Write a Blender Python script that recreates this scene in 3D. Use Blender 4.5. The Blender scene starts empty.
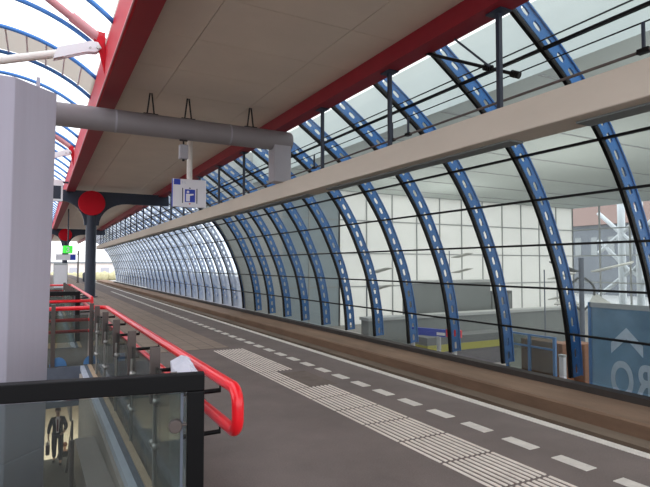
import bpy, bmesh, math, random
from mathutils import Vector, Matrix
random.seed(7)
S = bpy.context.scene
COL = S.collection
PI = math.pi
R = math.radians

# ------------------------------------------------------------------ materials
def lin(c):
    out = []
    for v in c:
        v /= 255.0
        out.append(v / 12.92 if v <= 0.04045 else ((v + 0.055) / 1.055) ** 2.4)
    return out + [1.0]

def mat(name, rgb, rough=0.6, metal=0.0, var=0.10, scale=6.0, bump=0.0, bscale=60.0, stretch=(1, 1, 1), spec=0.4, emit=0.0):
    m = bpy.data.materials.new(name); m.use_nodes = True
    nt = m.node_tree; N = nt.nodes; L = nt.links
    b = N["Principled BSDF"]
    b.inputs["Roughness"].default_value = rough
    b.inputs["Metallic"].default_value = metal
    b.inputs["Specular IOR Level"].default_value = spec
    tc = N.new("ShaderNodeTexCoord"); mp = N.new("ShaderNodeMapping")
    mp.inputs["Scale"].default_value = stretch
    L.new(tc.outputs["Object"], mp.inputs["Vector"])
    nz = N.new("ShaderNodeTexNoise"); nz.inputs["Scale"].default_value = scale
    nz.inputs["Detail"].default_value = 5; nz.inputs["Roughness"].default_value = 0.65
    L.new(mp.outputs["Vector"], nz.inputs["Vector"])
    cr = N.new("ShaderNodeValToRGB")
    c = lin(rgb)
    cr.color_ramp.elements[0].position = 0.3; cr.color_ramp.elements[1].position = 0.7
    cr.color_ramp.elements[0].color = [x * (1 - var) for x in c[:3]] + [1]
    cr.color_ramp.elements[1].color = [min(1, x * (1 + var)) for x in c[:3]] + [1]
    L.new(nz.outputs["Fac"], cr.inputs["Fac"]); L.new(cr.outputs["Color"], b.inputs["Base Color"])
    if emit:
        L.new(cr.outputs["Color"], b.inputs["Emission Color"]); b.inputs["Emission Strength"].default_value = emit
    if bump:
        n2 = N.new("ShaderNodeTexNoise"); n2.inputs["Scale"].default_value = bscale; n2.inputs["Detail"].default_value = 3
        L.new(mp.outputs["Vector"], n2.inputs["Vector"])
        bp = N.new("ShaderNodeBump"); bp.inputs["Strength"].default_value = bump; bp.inputs["Distance"].default_value = 0.01
        L.new(n2.outputs["Fac"], bp.inputs["Height"]); L.new(bp.outputs["Normal"], b.inputs["Normal"])
    return m

def glass(name, tint, refl=0.10, haze=0.0, haze_rgb=(200, 205, 205)):
    m = bpy.data.materials.new(name); m.use_nodes = True
    nt = m.node_tree; N = nt.nodes; L = nt.links
    N.remove(N["Principled BSDF"]); out = N["Material Output"]
    tr = N.new("ShaderNodeBsdfTransparent"); tr.inputs["Color"].default_value = lin(tint)
    gl = N.new("ShaderNodeBsdfGlossy"); gl.inputs["Roughness"].default_value = 0.03
    fr = N.new("ShaderNodeFresnel"); fr.inputs["IOR"].default_value = 1.35
    mu = N.new("ShaderNodeMath"); mu.operation = 'MULTIPLY'; mu.inputs[1].default_value = refl * 10; mu.use_clamp = True
    L.new(fr.outputs["Fac"], mu.inputs[0])
    mx = N.new("ShaderNodeMixShader")
    L.new(mu.outputs[0], mx.inputs["Fac"]); L.new(tr.outputs[0], mx.inputs[1]); L.new(gl.outputs[0], mx.inputs[2])
    last = mx
    if haze:  # pale scattering mixed in, painting bright haze onto the glass
        df = N.new("ShaderNodeBsdfDiffuse"); df.inputs["Color"].default_value = lin(haze_rgb)
        tl = N.new("ShaderNodeBsdfTranslucent"); tl.inputs["Color"].default_value = lin(haze_rgb)
        m2 = N.new("ShaderNodeMixShader"); m2.inputs["Fac"].default_value = 0.6
        L.new(df.outputs[0], m2.inputs[1]); L.new(tl.outputs[0], m2.inputs[2])
        nz = N.new("ShaderNodeTexNoise"); nz.inputs["Scale"].default_value = 0.8; nz.inputs["Detail"].default_value = 4
        tc = N.new("ShaderNodeTexCoord"); L.new(tc.outputs["Object"], nz.inputs["Vector"])
        mm = N.new("ShaderNodeMath"); mm.operation = 'MULTIPLY'; mm.inputs[1].default_value = haze * 2
        L.new(nz.outputs["Fac"], mm.inputs[0])
        m3 = N.new("ShaderNodeMixShader")
        L.new(mm.outputs[0], m3.inputs["Fac"]); L.new(mx.outputs[0], m3.inputs[1]); L.new(m2.outputs[0], m3.inputs[2])
        last = m3
    L.new(last.outputs[0], out.inputs["Surface"])
    return m

def translucent(name, rgb, diff=0.35):
    m = bpy.data.materials.new(name); m.use_nodes = True
    nt = m.node_tree; N = nt.nodes; L = nt.links
    N.remove(N["Principled BSDF"]); out = N["Material Output"]
    nz = N.new("ShaderNodeTexNoise"); nz.inputs["Scale"].default_value = 0.5
    tc = N.new("ShaderNodeTexCoord"); L.new(tc.outputs["Object"], nz.inputs["Vector"])
    cr = N.new("ShaderNodeValToRGB"); c = lin(rgb)
    cr.color_ramp.elements[0].color = [x * .93 for x in c[:3]] + [1]; cr.color_ramp.elements[1].color = c
    L.new(nz.outputs["Fac"], cr.inputs["Fac"])
    df = N.new("ShaderNodeBsdfDiffuse"); tl = N.new("ShaderNodeBsdfTranslucent")
    L.new(cr.outputs[0], df.inputs["Color"]); L.new(cr.outputs[0], tl.inputs["Color"])
    mx = N.new("ShaderNodeMixShader"); mx.inputs["Fac"].default_value = 1 - diff
    L.new(df.outputs[0], mx.inputs[1]); L.new(tl.outputs[0], mx.inputs[2]); L.new(mx.outputs[0], out.inputs["Surface"])
    return m

def asphalt(name, rgb):
    """worn platform paving: fine grain, long wear streaks and blotches"""
    m = mat(name, rgb, rough=0.75, var=0.16, scale=1.1, bump=0.25, bscale=140, spec=0.25)
    nt = m.node_tree; N = nt.nodes; L = nt.links
    b = N["Principled BSDF"]; cr = [n for n in N if n.type == 'VALTORGB'][0]
    nz = N.new("ShaderNodeTexNoise"); nz.inputs["Scale"].default_value = 90; nz.inputs["Detail"].default_value = 2
    tc = [n for n in N if n.type == 'TEX_COORD'][0]
    L.new(tc.outputs["Object"], nz.inputs["Vector"])
    mx = N.new("ShaderNodeMixRGB"); mx.blend_type = 'OVERLAY'; mx.inputs["Fac"].default_value = 0.35
    L.new(cr.outputs["Color"], mx.inputs[1]); L.new(nz.outputs["Fac"], mx.inputs[2]); L.new(mx.outputs[0], b.inputs["Base Color"])
    return m

def tiles(name, rgb, w, h, mortar_rgb):
    m = mat(name, rgb, rough=0.75, spec=0.25)
    nt = m.node_tree; N = nt.nodes; L = nt.links
    b = N["Principled BSDF"]
    br = N.new("ShaderNodeTexBrick"); br.offset = 0.0
    tc = [n for n in N if n.type == 'TEX_COORD'][0]
    L.new(tc.outputs["Object"], br.inputs["Vector"])
    c = lin(rgb)
    br.inputs["Color1"].default_value = c; br.inputs["Color2"].default_value = [x * .88 for x in c[:3]] + [1]
    br.inputs["Mortar"].default_value = lin(mortar_rgb)
    br.inputs["Scale"].default_value = 1.0; br.inputs["Brick Width"].default_value = w; br.inputs["Row Height"].default_value = h
    br.inputs["Mortar Size"].default_value = 0.008
    L.new(br.outputs["Color"], b.inputs["Base Color"])
    return m

M = dict(
    asphalt=asphalt("platform_paving", (118, 107, 102)),
    tan=tiles("tan_pavers", (150, 134, 121), 0.3, 0.3, (105, 94, 86)),
    white_paint=mat("white_marking", (214, 208, 198), .7, var=.12, scale=9),
    ridge=mat("pale_ridges", (232, 222, 210), .7, var=.10, scale=5),
    kerb=mat("kerb_concrete", (124, 108, 92), .9, var=.22, scale=2.0, bump=.4, stretch=(1, .25, 1)),
    ledge=mat("brown_ledge", (132, 106, 86), .9, var=.22, scale=1.6, bump=.5, bscale=40, stretch=(1, .3, 1)),
    ballast=mat("ballast", (70, 58, 48), .95, var=.4, scale=25, bump=1.0, bscale=30),
    kerbdark=mat("dark_kerb", (62, 56, 52), .8, var=.15, scale=3),
    rail=mat("rail_steel", (105, 85, 70), .4, metal=.8),
    soffit=mat("soffit_panel", (206, 190, 174), .55, var=.05, scale=.7, spec=.35),
    dark_gap=mat("dark_gap", (45, 40, 40), .9),
    red=mat("red_beam_paint", (190, 6, 30), .5, var=.06, scale=2, spec=.2),
    red_shaded=mat("red_paint_shaded", (128, 14, 30), .55, var=.08, scale=2),  # the beam red again, with shade put into the colour
    railred=mat("handrail_red", (236, 22, 36), .28, var=.04, spec=.6),
    beam=mat("pale_concrete_beam", (206, 195, 180), .75, var=.06, scale=1.2, stretch=(1, .3, 1)),
    pipe=mat("grey_pipe_paint", (128, 121, 122), .5, var=.04, scale=2),
    greycol=mat("grey_hanger_paint", (150, 146, 150), .5, var=.04, scale=2),
    pillar=mat("lavender_grey_cladding", (170, 164, 176), .6, var=.04, scale=1.5, stretch=(8, 8, .4)),
    bluerib=mat("blue_rib_paint", (30, 106, 174), .45, var=.12, scale=2),
    vaultblue=mat("blue_vault_tube", (70, 128, 200), .45),
    black=mat("black_steel", (9, 8, 9), .5, var=.1, spec=.18),
    navy=mat("dark_blue_steel", (40, 46, 60), .45, var=.1),
    post=mat("brown_grey_post", (92, 82, 78), .5, metal=.3, var=.1),
    steel=mat("stainless", (170, 165, 160), .3, metal=.9),
    white=mat("white_enamel", (226, 224, 226), .4, var=.03),
    rod_white=mat("white_tube", (222, 214, 206), .45, var=.05),
    rod_pink=mat("pinkish_red_tube", (196, 130, 134), .5, var=.05),
    signblue=mat("sign_blue", (38, 62, 170), .4),
    signred=mat("sign_red", (205, 40, 52), .4),
    signgreen=mat("sign_green", (70, 215, 70), .4, emit=.5),
    signwhite=mat("sign_white", (214, 210, 214), .4, var=.02, emit=.04),
    faint=mat("sign_faint_grey", (175, 178, 195), .4),
    strip_blue=mat("blue_grey_strip", (98, 104, 116), .6, var=.1),
    strip_beige=mat("beige_strip", (190, 164, 136), .7, var=.1),
    strip_light=mat("light_kerb", (190, 194, 206), .5),
    stairwall=mat("stair_wall_grey", (158, 146, 136), .6, var=.06),
    taupe=mat("taupe_panel", (150, 138, 130), .45, var=.06, metal=.2),
    dark_floor=mat("dark_landing", (62, 58, 54), .8, var=.1),
    lower_floor=mat("lower_hall_beige", (206, 192, 174), .6, var=.05),
    hallceil=mat("hall_ceiling", (196, 204, 200), .7, var=.05, scale=.3),
    hallfloor=mat("hall_floor", (150, 146, 142), .6, var=.08),
    hallgrey=mat("hall_grey", (120, 124, 122), .6, var=.08, scale=1),
    hallgrey_dark=mat("hall_dark_grey", (92, 94, 94), .6, var=.08, scale=1),
    hallgrey_light=mat("hall_light_grey", (170, 172, 170), .6, var=.05),
    truss=mat("white_truss", (238, 240, 240), .4, var=.02),
    brownroof=mat("brown_roof", (150, 122, 112), .8, var=.1),
    building=mat("pale_building", (128, 131, 136), .7, var=.08, scale=.6),
    pinkwall=mat("pale_pink_building", (236, 224, 218), .8, var=.06, scale=.2),
    yellow=mat("yellow_fascia", (150, 146, 58), .5, var=.08),
    frameblue=mat("blue_frame", (84, 128, 176), .5),
    darkpane=mat("dark_shop_panel", (92, 88, 92), .4, var=.15),
    rust=mat("rust_brown_panel", (140, 92, 62), .6, var=.2, scale=3),
    skin=mat("skin", (196, 150, 126), .6, var=.05),
    jacket=mat("dark_jacket", (32, 32, 38), .8, var=.15),
    trousers=mat("dark_trousers", (36, 36, 42), .8, var=.15),
    shirt=mat("white_shirt", (220, 206, 200), .8),
    hair=mat("brown_hair", (70, 46, 34), .7),
    hair2=mat("red_brown_hair", (120, 74, 52), .7),
    bagbrown=mat("brown_leather", (74, 44, 38), .5),
    shoe=mat("black_shoe", (22, 20, 22), .4),
    tie=mat("dark_red_tie", (110, 40, 42), .6),
    ground=mat("outside_ground", (186, 184, 180), .9, var=.1, scale=.3),
    hedge=mat("pale_green_hedge", (196, 188, 150), .9, var=.2, scale=2),
    plate=mat("lilac_panel", (186, 184, 192), .7, var=.05),
    lamp_panel=mat("lamp_reflector", (196, 196, 190), .5),
)
M['glass'] = glass("tube_glass", (232, 236, 234), .09, haze=.085, haze_rgb=(200,206,206))
M['glass_far'] = glass("tube_glass_far", (238, 246, 250), .09, haze=.35, haze_rgb=(228, 234, 238))  # thicker painted haze, washes out the far bays
M['vaultglass'] = glass("vault_glass", (250, 252, 254), .05)
M['railglass'] = glass("balustrade_glass", (210, 217, 215), .05, haze=.06, haze_rgb=(205, 205, 200))
M['metroglass'] = glass("metro_blue_glass", (128, 158, 182), .05, haze=.5, haze_rgb=(178, 200, 214))
M['hallwhite'] = translucent("backlit_white_panel", (248, 247, 243), .3)
M['frost'] = translucent("frosted_vault_panel", (190, 182, 172), .5)
M['hallgreypanel'] = translucent("backlit_grey_panel", (176, 186, 190), .6)
M['bag'] = translucent("white_plastic_film", (236, 236, 244), .6)

# ------------------------------------------------------------------ mesh helpers
def add_box(bm, lo, hi):
    x0, y0, z0 = lo; x1, y1, z1 = hi
    v = [bm.verts.new(p) for p in ((x0,y0,z0),(x1,y0,z0),(x1,y1,z0),(x0,y1,z0),(x0,y0,z1),(x1,y0,z1),(x1,y1,z1),(x0,y1,z1))]
    for f in ((0,3,2,1),(4,5,6,7),(0,1,5,4),(1,2,6,5),(2,3,7,6),(3,0,4,7)):
        bm.faces.new([v[i] for i in f])
    return v

def frame_for(d):
    d = d.normalized()
    up = Vector((0, 0, 1)) if abs(d.z) < .95 else Vector((0, 1, 0))
    a = d.cross(up).normalized(); b = a.cross(d).normalized()
    return a, b

def add_tube(bm, pts, r, seg=12, caps=True, r2=None):
    pts = [Vector(p) for p in pts]; rings = []
    n = len(pts); a = None
    for i, p in enumerate(pts):
        d = (pts[min(i+1, n-1)] - pts[max(i-1, 0)]).normalized()
        if a is None:
            a, b = frame_for(d)
        else:                                            # carry the frame along so the tube never twists
            a = (a - d*a.dot(d)).normalized(); b = a.cross(d).normalized()
        rr = r if r2 is None else r + (r2 - r) * i / (n - 1)
        rings.append([bm.verts.new(p + a * rr * math.cos(2*PI*k/seg) + b * rr * math.sin(2*PI*k/seg)) for k in range(seg)])
    for i in range(n-1):
        for k in range(seg):
            bm.faces.new((rings[i][k], rings[i][(k+1) % seg], rings[i+1][(k+1) % seg], rings[i+1][k]))
    if caps:
        bm.faces.new(rings[0][::-1]); bm.faces.new(rings[-1])

def add_bar(bm, p, q, w, h):
    """rectangular bar from p to q"""
    p = Vector(p); q = Vector(q); a, b = frame_for(q - p)
    v = []
    for c in (p, q):
        for s, t in ((-1,-1),(1,-1),(1,1),(-1,1)):
            v.append(bm.verts.new(c + a*s*w/2 + b*t*h/2))
    for f in ((0,1,2,3),(7,6,5,4),(0,4,5,1),(1,5,6,2),(2,6,7,3),(3,7,4,0)):
        bm.faces.new([v[i] for i in f])

def add_lathe(bm, prof, seg=20, origin=(0,0,0), axis='Z'):
    rings = []
    for r, z in prof:
        ring = []
        for k in range(seg):
            a = 2*PI*k/seg
            if axis == 'Z': p = (r*math.cos(a), r*math.sin(a), z)
            elif axis == 'X': p = (z, r*math.cos(a), r*math.sin(a))
            else: p = (r*math.cos(a), z, r*math.sin(a))
            ring.append(bm.verts.new(Vector(p) + Vector(origin)))
        rings.append(ring)
    for i in range(len(rings)-1):
        for k in range(seg):
            bm.faces.new((rings[i][k], rings[i][(k+1) % seg], rings[i+1][(k+1) % seg], rings[i+1][k]))
    bm.faces.new(rings[0][::-1]); bm.faces.new(rings[-1])

def add_prism(bm, poly, axis, a, b):
    """extrude a 2-D polygon between a and b along an axis (the polygon is in the other two, in order)"""
    def P(u, v, w):
        return {'X': (w, u, v), 'Y': (u, w, v), 'Z': (u, v, w)}[axis]
    A = [bm.verts.new(P(u, v, a)) for u, v in poly]; B = [bm.verts.new(P(u, v, b)) for u, v in poly]
    n = len(poly)
    bm.faces.new(A); bm.faces.new(B[::-1])
    for i in range(n):
        bm.faces.new((A[i], B[i], B[(i+1) % n], A[(i+1) % n]))

def BM():
    return bmesh.new()

def obj(name, bm, m, parent=None, smooth=False, bevel=0, recalc=True):
    if recalc:
        bmesh.ops.recalc_face_normals(bm, faces=bm.faces[:])
    me = bpy.data.meshes.new(name); bm.to_mesh(me); bm.free()
    me.materials.append(m)
    if smooth:
        for p in me.polygons: p.use_smooth = True
    o = bpy.data.objects.new(name, me); COL.objects.link(o)
    if parent is not None: o.parent = parent
    if bevel:
        b = o.modifiers.new("bevel", 'BEVEL'); b.width = bevel; b.segments = 2; b.limit_method = 'ANGLE'
    if smooth == 2:
        b = o.modifiers.new("edge", 'EDGE_SPLIT'); b.split_angle = R(40)
    return o

def tag(o, label, cat, group=None):
    o['label'] = label; o['category'] = cat
    if group: o['group'] = group
    return o

def thing(name, label, cat, loc=(0,0,0), group=None, rotz=0):
    o = bpy.data.objects.new(name, None); COL.objects.link(o)
    o.location = loc; o.rotation_euler = (0, 0, rotz)
    return tag(o, label, cat, group)

def struct(name, bm, m, parent=None, **k):
    o = obj(name, bm, m, parent, **k)
    if parent is None: o['kind'] = 'structure'
    return o

def sroot(name):
    o = bpy.data.objects.new(name, None); COL.objects.link(o); o['kind'] = 'structure'; return o

def copy_tree(o, parent=None):
    c = o.copy(); COL.objects.link(c)
    if parent is not None: c.parent = parent
    for ch in list(o.children): copy_tree(ch, c)
    return c

def text(name, body, size, m, loc, rot, parent=None, bold=0.0, extr=0.002, ax='CENTER', sx=1.0):
    cu = bpy.data.curves.new(name, 'FONT'); cu.body = body; cu.size = size; cu.align_x = ax; cu.align_y = 'BOTTOM_BASELINE'
    cu.extrude = extr; cu.offset = bold; cu.space_character = 1.08
    o = bpy.data.objects.new(name, cu); COL.objects.link(o)
    cu.materials.append(m)
    bpy.context.view_layer.update()
    me = bpy.data.meshes.new_from_object(o.evaluated_get(bpy.context.evaluated_depsgraph_get()))
    bpy.data.objects.remove(o); me.materials.clear(); me.materials.append(m)
    o = bpy.data.objects.new(name, me); COL.objects.link(o)
    o.location = loc; o.rotation_euler = rot; o.scale = (sx, 1, 1)
    if parent is not None: o.parent = parent
    return o

def box_obj(name, lo, hi, m, parent=None, bevel=0):
    bm = BM(); add_box(bm, lo, hi); return obj(name, bm, m, parent, bevel=bevel)

def box_struct(name, lo, hi, m, bevel=0):
    bm = BM(); add_box(bm, lo, hi); return struct(name, bm, m, bevel=bevel)

def catmull(P, n):
    P = [Vector(p) for p in P]; Q = [2*P[0]-P[1]] + P + [2*P[-1]-P[-2]]; out = []
    for i in range(1, len(Q)-2):
        for k in range(n):
            t = k/n
            a, b, c, d = Q[i-1], Q[i], Q[i+1], Q[i+2]
            out.append(.5*((2*b)+(c-a)*t+(2*a-5*b+4*c-d)*t*t+(3*b-a-3*c+d)*t**3))
    out.append(P[-1]); return out

def resample(P, step):
    L = [0]
    for i in range(1, len(P)): L.append(L[-1] + (P[i]-P[i-1]).length)
    n = max(2, round(L[-1]/step)); out = []; j = 0
    for k in range(n+1):
        s = L[-1]*k/n
        while j < len(P)-2 and L[j+1] < s: j += 1
        t = (s-L[j])/max(1e-9, L[j+1]-L[j]); out.append(P[j].lerp(P[j+1], min(1, t)))
    return out

# ------------------------------------------------------------------ the setting: platform, track, ledge
EDGE = 4.575
bm = BM()
add_box(bm, (0.60, -6, -.5), (EDGE, 95, 0))
add_box(bm, (-3.0, -6, -.5), (0.60, 2.66, 0))
add_box(bm, (-3.0, 9.2, -.5), (0.60, 11.3, 0))
add_box(bm, (-3.0, 20.6, -.5), (0.60, 95, 0))
add_box(bm, (-7.2, -6, -.5), (-3.0, 95, 0))
struct('floor', bm, M['asphalt'])
bm = BM(); add_box(bm, (1.75, 9.9, .0), (3.25, 95, .006)); struct('floor_paver_strip', bm, M['tan'])
bm = BM(); add_box(bm, (1.2, 9.2, .0), (1.75, 10.6, .005)); struct('floor_paver_patch', bm, M['tan'])
bm = BM(); add_box(bm, (4.45, -6, 0), (4.56, 95, .006)); struct('floor_marking', bm, M['white_paint'])
for k in range(60):
    y = 2.0 + .535*k + .14
    bm = BM(); add_box(bm, (3.76, y, 0), (3.885, y + .32, .005)); struct('floor_marking', bm, M['white_paint'])
# tactile guidance paving with raised ridges
bm = BM()
y = 1.05
row = 0
while y < 9.3:
    for c, x0 in enumerate((2.86, 3.155)):
        if c == 1 and 6.2 < y < 7.0: continue           # worn patch without ridges
        for i in range(5):
            xr = x0 + .012 + i*.059
            add_box(bm, (xr, y, .0), (xr + .024, y + .54, .008))
    y += .575
struct('floor_tactile_ridges', bm, M['ridge'])
bm = BM(); add_box(bm, (3.155, 6.2, 0), (3.55, 7.2, .004)); struct('floor_worn_patch', bm, mat("worn_tile", (112, 99, 91), .8, var=.2, scale=5))
# platform side face and track bed
box_struct('wall_platform_edge', (EDGE - .12, -6, -1.9), (EDGE - .02, 95, -.5), M['kerb'])
box_struct('ground_trackbed', (EDGE - .02, -6, -2.0), (7.9, 95, -1.75), M['ballast'])
for xr, lb in ((5.35, 'worn steel running rail nearer the platform, down in the track bed'), (6.79, 'worn steel running rail nearer the glazed wall, down in the track bed')):
    bm = BM()
    add_prism(bm, [(xr-.07,-1.75),(xr+.07,-1.75),(xr+.07,-1.73),(xr+.012,-1.71),(xr+.012,-1.63),(xr+.036,-1.62),(xr+.036,-1.59),(xr-.036,-1.59),(xr-.036,-1.62),(xr-.012,-1.63),(xr-.012,-1.71),(xr-.07,-1.73)], 'Y', -6, 95)
    tag(obj('running_rail', bm, M['rail']), lb, 'rail', 'running rails of the track')
bm = BM(); add_prism(bm, [(8.01,-2.0),(8.03,-1.14),(8.3,-1.11),(8.32,-2.0)], 'Y', -6, 95); struct('trim_1', bm, M['kerb'])
bm = BM(); add_prism(bm, [(8.3,-2.0),(8.3,-.90),(8.33,-.865),(9.75,-.86),(9.75,-2.0)], 'Y', -6, 95); struct('trim_2', bm, M['ledge'])
box_struct('trim_3', (9.33, -6, -.87), (9.58, 81, -.74), M['kerbdark'])
box_struct('ground', (-120, -60, -9.0), (200, 260, -8.8), M['ground'])
box_struct('ground_outside', (9.9, 27.3, -2.4), (120, 200, -2.0), M['ground'])
box_struct('ground_far', (-60, 96, -2.4), (120, 220, -1.4), M['ground'])

# ------------------------------------------------------------------ glazed tube: ribs, bays of glass
PROF = [(5.72,0,5.47),(5.95,0,5.30),(6.55,0,4.88),(7.12,0,4.45),(7.82,0,3.80),(8.44,0,2.92),(8.92,0,1.92),(9.2,0,1.15),(9.4,0,.2),(9.48,0,-.68)]
CURVE = catmull(PROF, 10)
SP = 1.77; Y0 = 7.05
def offset(P, d):
    out = []
    for i, p in enumerate(P):
        t = (P[min(i+1, len(P)-1)] - P[max(i-1, 0)]).normalized()
        n = Vector((-t.z, 0, t.x))                       # outward: up and right
        if n.x < 0 : n = -n
        out.append(p + n*d)
    return out

cell = resample(CURVE, .31)
IN, OUT = .055, .32
def rib_mesh():
    web = BM()
    A = offset(cell, IN); B = offset(cell, OUT)
    for i in range(len(cell)-1):
        a0, a1, b0, b1 = A[i], A[i+1], B[i], B[i+1]
        def uv(u, v):                                    # u along the rib, v across
            return (a0.lerp(a1, u)).lerp(b0.lerp(b1, u), v)
        outer = [(0,0),(.5,0),(1,0),(1,.5),(1,1),(.5,1),(0,1),(0,.5)]
        inner = [(.24,.36),(.5,.32),(.76,.36),(.80,.5),(.76,.64),(.5,.68),(.24,.64),(.20,.5)]
        vo = [web.verts.new(uv(*p)) for p in outer]; vi = [web.verts.new(uv(*p)) for p in inner]
        for k in range(8):
            web.faces.new((vo[k], vo[(k+1) % 8], vi[(k+1) % 8], vi[k]))
    bmesh.ops.remove_doubles(web, verts=web.verts[:], dist=.0005)
    def strip(d, w):
        b = BM(); P = offset(cell, d - .012); Q = offset(cell, d + .012)
        rows = [[b.verts.new((p.x, s*w/2, p.z)) for p, s in ((P[i], -1), (P[i], 1), (Q[i], 1), (Q[i], -1))] for i in range(len(P))]
        for i in range(len(rows)-1):
            for k in range(4):
                b.faces.new((rows[i][k], rows[i][(k+1) % 4], rows[i+1][(k+1) % 4], rows[i+1][k]))
        b.faces.new(rows[0]); b.faces.new(rows[-1][::-1])
        return b
    return web, strip(IN, .07), strip(OUT, .09)

def make_rib():
    t = thing('arched_rib', '', 'rib', (0, 0, 0), 'blue arched ribs of the glazed wall')
    w, f1, f2 = rib_mesh()
    o = obj('web_plate', w, M['bluerib'], t, recalc=True)
    s = o.modifiers.new("solid", 'SOLIDIFY'); s.thickness = .03; s.offset = 0
    obj('flange', f1, M['bluerib'], t); obj('flange', f2, M['bluerib'], t)
    return t
proto = make_rib()
ORD = {-1: 'blue arched rib at the right edge, in front of the mirrored METRO panel',
       0: 'blue arched rib meeting the ledge beside the left end of the METRO panel',
       1: 'blue arched rib meeting the ledge at the far end of the blue-framed shelter',
       2: 'blue arched rib standing beside the red end of the blue sign bar',
       3: 'blue arched rib standing beside the far end of the blue sign bar',
       4: 'blue arched rib, next one beyond the rib at the blue end of the sign bar',
       5: 'blue arched rib, second beyond the rib at the blue end of the sign bar',
       6: 'blue arched rib, third beyond the rib at the blue end of the sign bar'}
NR = 42
for k in range(-1, NR):
    o = proto if k == -1 else copy_tree(proto)
    o.location = (0, Y0 + SP*k, 0)
    if k in ORD: o['label'] = ORD[k]
    elif k <= 10: o['label'] = 'blue arched rib between the grey column and the bright end of the glazed wall'
    else: o['label'] = 'blue arched rib in the bright far stretch of the glazed wall'

PUR = [4.85, 3.64, 2.86, 2.0, 1.12, .21]
def at_z(z):
    for i in range(len(CURVE)-1):
        if CURVE[i].z >= z >= CURVE[i+1].z:
            t = (CURVE[i].z - z)/max(1e-9, CURVE[i].z - CURVE[i+1].z); return CURVE[i].lerp(CURVE[i+1], t)
    return CURVE[-1]
fine = resample(CURVE, .25)
def make_window(n, mg):
    b = BM()
    rows = [[b.verts.new((p.x, y, p.z)) for y in (.03, SP - .03)] for p in fine]
    for i in range(len(rows)-1):
        b.faces.new((rows[i][0], rows[i][1], rows[i+1][1], rows[i+1][0]))
    g = struct('window_%d' % n, b, mg, smooth=True, recalc=False)
    b = BM(); P = offset(fine, -.04); Q = offset(fine, .035)
    rows = [[b.verts.new((p.x, s*.03, p.z)) for p, s in ((P[i], -1), (P[i], 1), (Q[i], 1), (Q[i], -1))] for i in range(len(P))]
    for i in range(len(rows)-1):
        for q in range(4):
            b.faces.new((rows[i][q], rows[i][(q+1) % 4], rows[i+1][(q+1) % 4], rows[i+1][q]))
    obj('mullion', b, M['black'], g)
    for z in PUR:
        p = at_z(z); b = BM(); add_box(b, (p.x-.03, .03, p.z-.021), (p.x+.03, SP-.03, p.z+.021))
        obj('transom', b, M['black'], g)
    return g
wn = make_window(1, M['glass']); wf = None
wn.location = (0, Y0 - 3*SP, 0); idx = 2
for k in range(-2, NR-1):
    if k <= 10:
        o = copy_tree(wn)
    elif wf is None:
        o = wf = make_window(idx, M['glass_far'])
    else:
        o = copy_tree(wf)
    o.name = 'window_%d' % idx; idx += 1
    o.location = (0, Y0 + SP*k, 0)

# ------------------------------------------------------------------ canopy over the platform
ZS = 5.52
bm = BM(); rows = []
y = -5.0 + .0
cuts_y = [7.37 + 1.58*i for i in range(-8, 58)]
for i in range(len(cuts_y)-1):
    xs = [1.47, 2.33, 4.5, 5.45] if i % 2 else [1.47, 2.33, 4.5, 5.45]
    for j in range(len(xs)-1):
        add_box(bm, (xs[j]+.006, cuts_y[i]+.006, ZS), (xs[j+1]-.006, cuts_y[i+1]-.006, ZS+.03))
struct('ceiling', bm, M['soffit'])
box_struct('ceiling_void', (1.1, -5.5, ZS+.035), (5.75, 98, ZS+.10), M['dark_gap'])
box_struct('roof', (1.06, -5.5, ZS+.10), (5.8, 98, ZS+.5), M['soffit'])
box_struct('roof_opposite', (-8.2, -5.5, ZS), (-3.45, 98, ZS+.5), M['soffit'])
# red edge beams
bm = BM(); add_box(bm, (1.05, -5.5, 5.2), (1.42, 98, 5.9)); struct('beam_left', bm, M['red'])
bm = BM(); add_box(bm, (1.10, -5.5, 5.192), (1.44, 98, 5.2)); struct('trim_4', bm, M['red_shaded'])  # thin sheet painting the beam's underside as shaded
bm = BM(); add_box(bm, (1.43, -5.5, 5.3), (1.47, 98, 5.52)); struct('trim_5', bm, M['dark_gap'])
bm = BM(); add_box(bm, (1.04, -5.5, 5.185), (1.06, 98, 5.215)); struct('trim_6', bm, M['rod_pink'])
bm = BM(); add_box(bm, (5.45, -5.5, 5.2), (5.72, 98, 5.55)); struct('beam_right', bm, M['red_shaded'])
bm = BM(); add_box(bm, (5.40, -5.5, 5.18), (5.76, 98, 5.2)); struct('trim_7', bm, M['red_shaded'])
box_struct('beam_opposite', (-3.75, -5.5, 5.2), (-3.39, 98, 5.9), M['red'])
# pale concrete beam hung in front of the glazing
bm = BM(); add_box(bm, (5.35, -5.5, 3.30), (5.88, 62, 3.70)); struct('beam', bm, M['beam'], bevel=.02)
for k in range(-3, 8):
    y0 = 5.0 + 6.2*k
    bm = BM(); add_box(bm, (5.56, y0, 3.275), (5.82, y0 + 5.2, 3.302)); struct('trim_%d' % (8+k+3), bm, M['hallgrey'])
# thin dark hanger posts
for k in range(-1, 22):
    y = 5.24 + 2.64*k
    if 11.7 < y < 13.2: continue
    t = thing('hanger_post', '', 'post', (5.64, y, 3.70), 'thin dark posts between red beam and concrete beam')
    b = BM(); add_box(b, (-.032, -.032, 0), (.032, .032, 1.46)); obj('shaft', b, M['navy'], t)
    b = BM(); add_box(b, (-.11, -.14, 1.455), (.11, .14, 1.478)); obj('head_plate', b, M['navy'], t)
    t['label'] = {-1: 'thin dark hanger post above the concrete beam beyond the right edge', 0: 'thin dark hanger post crossing the catenary bracket above the concrete beam',
                  1: 'thin dark hanger post, second from the right above the concrete beam', 2: 'thin dark hanger post, first to the right of the big grey pipe end'}.get(k,
                  'thin dark hanger post above the concrete beam, left of the grey pipe column')

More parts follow.
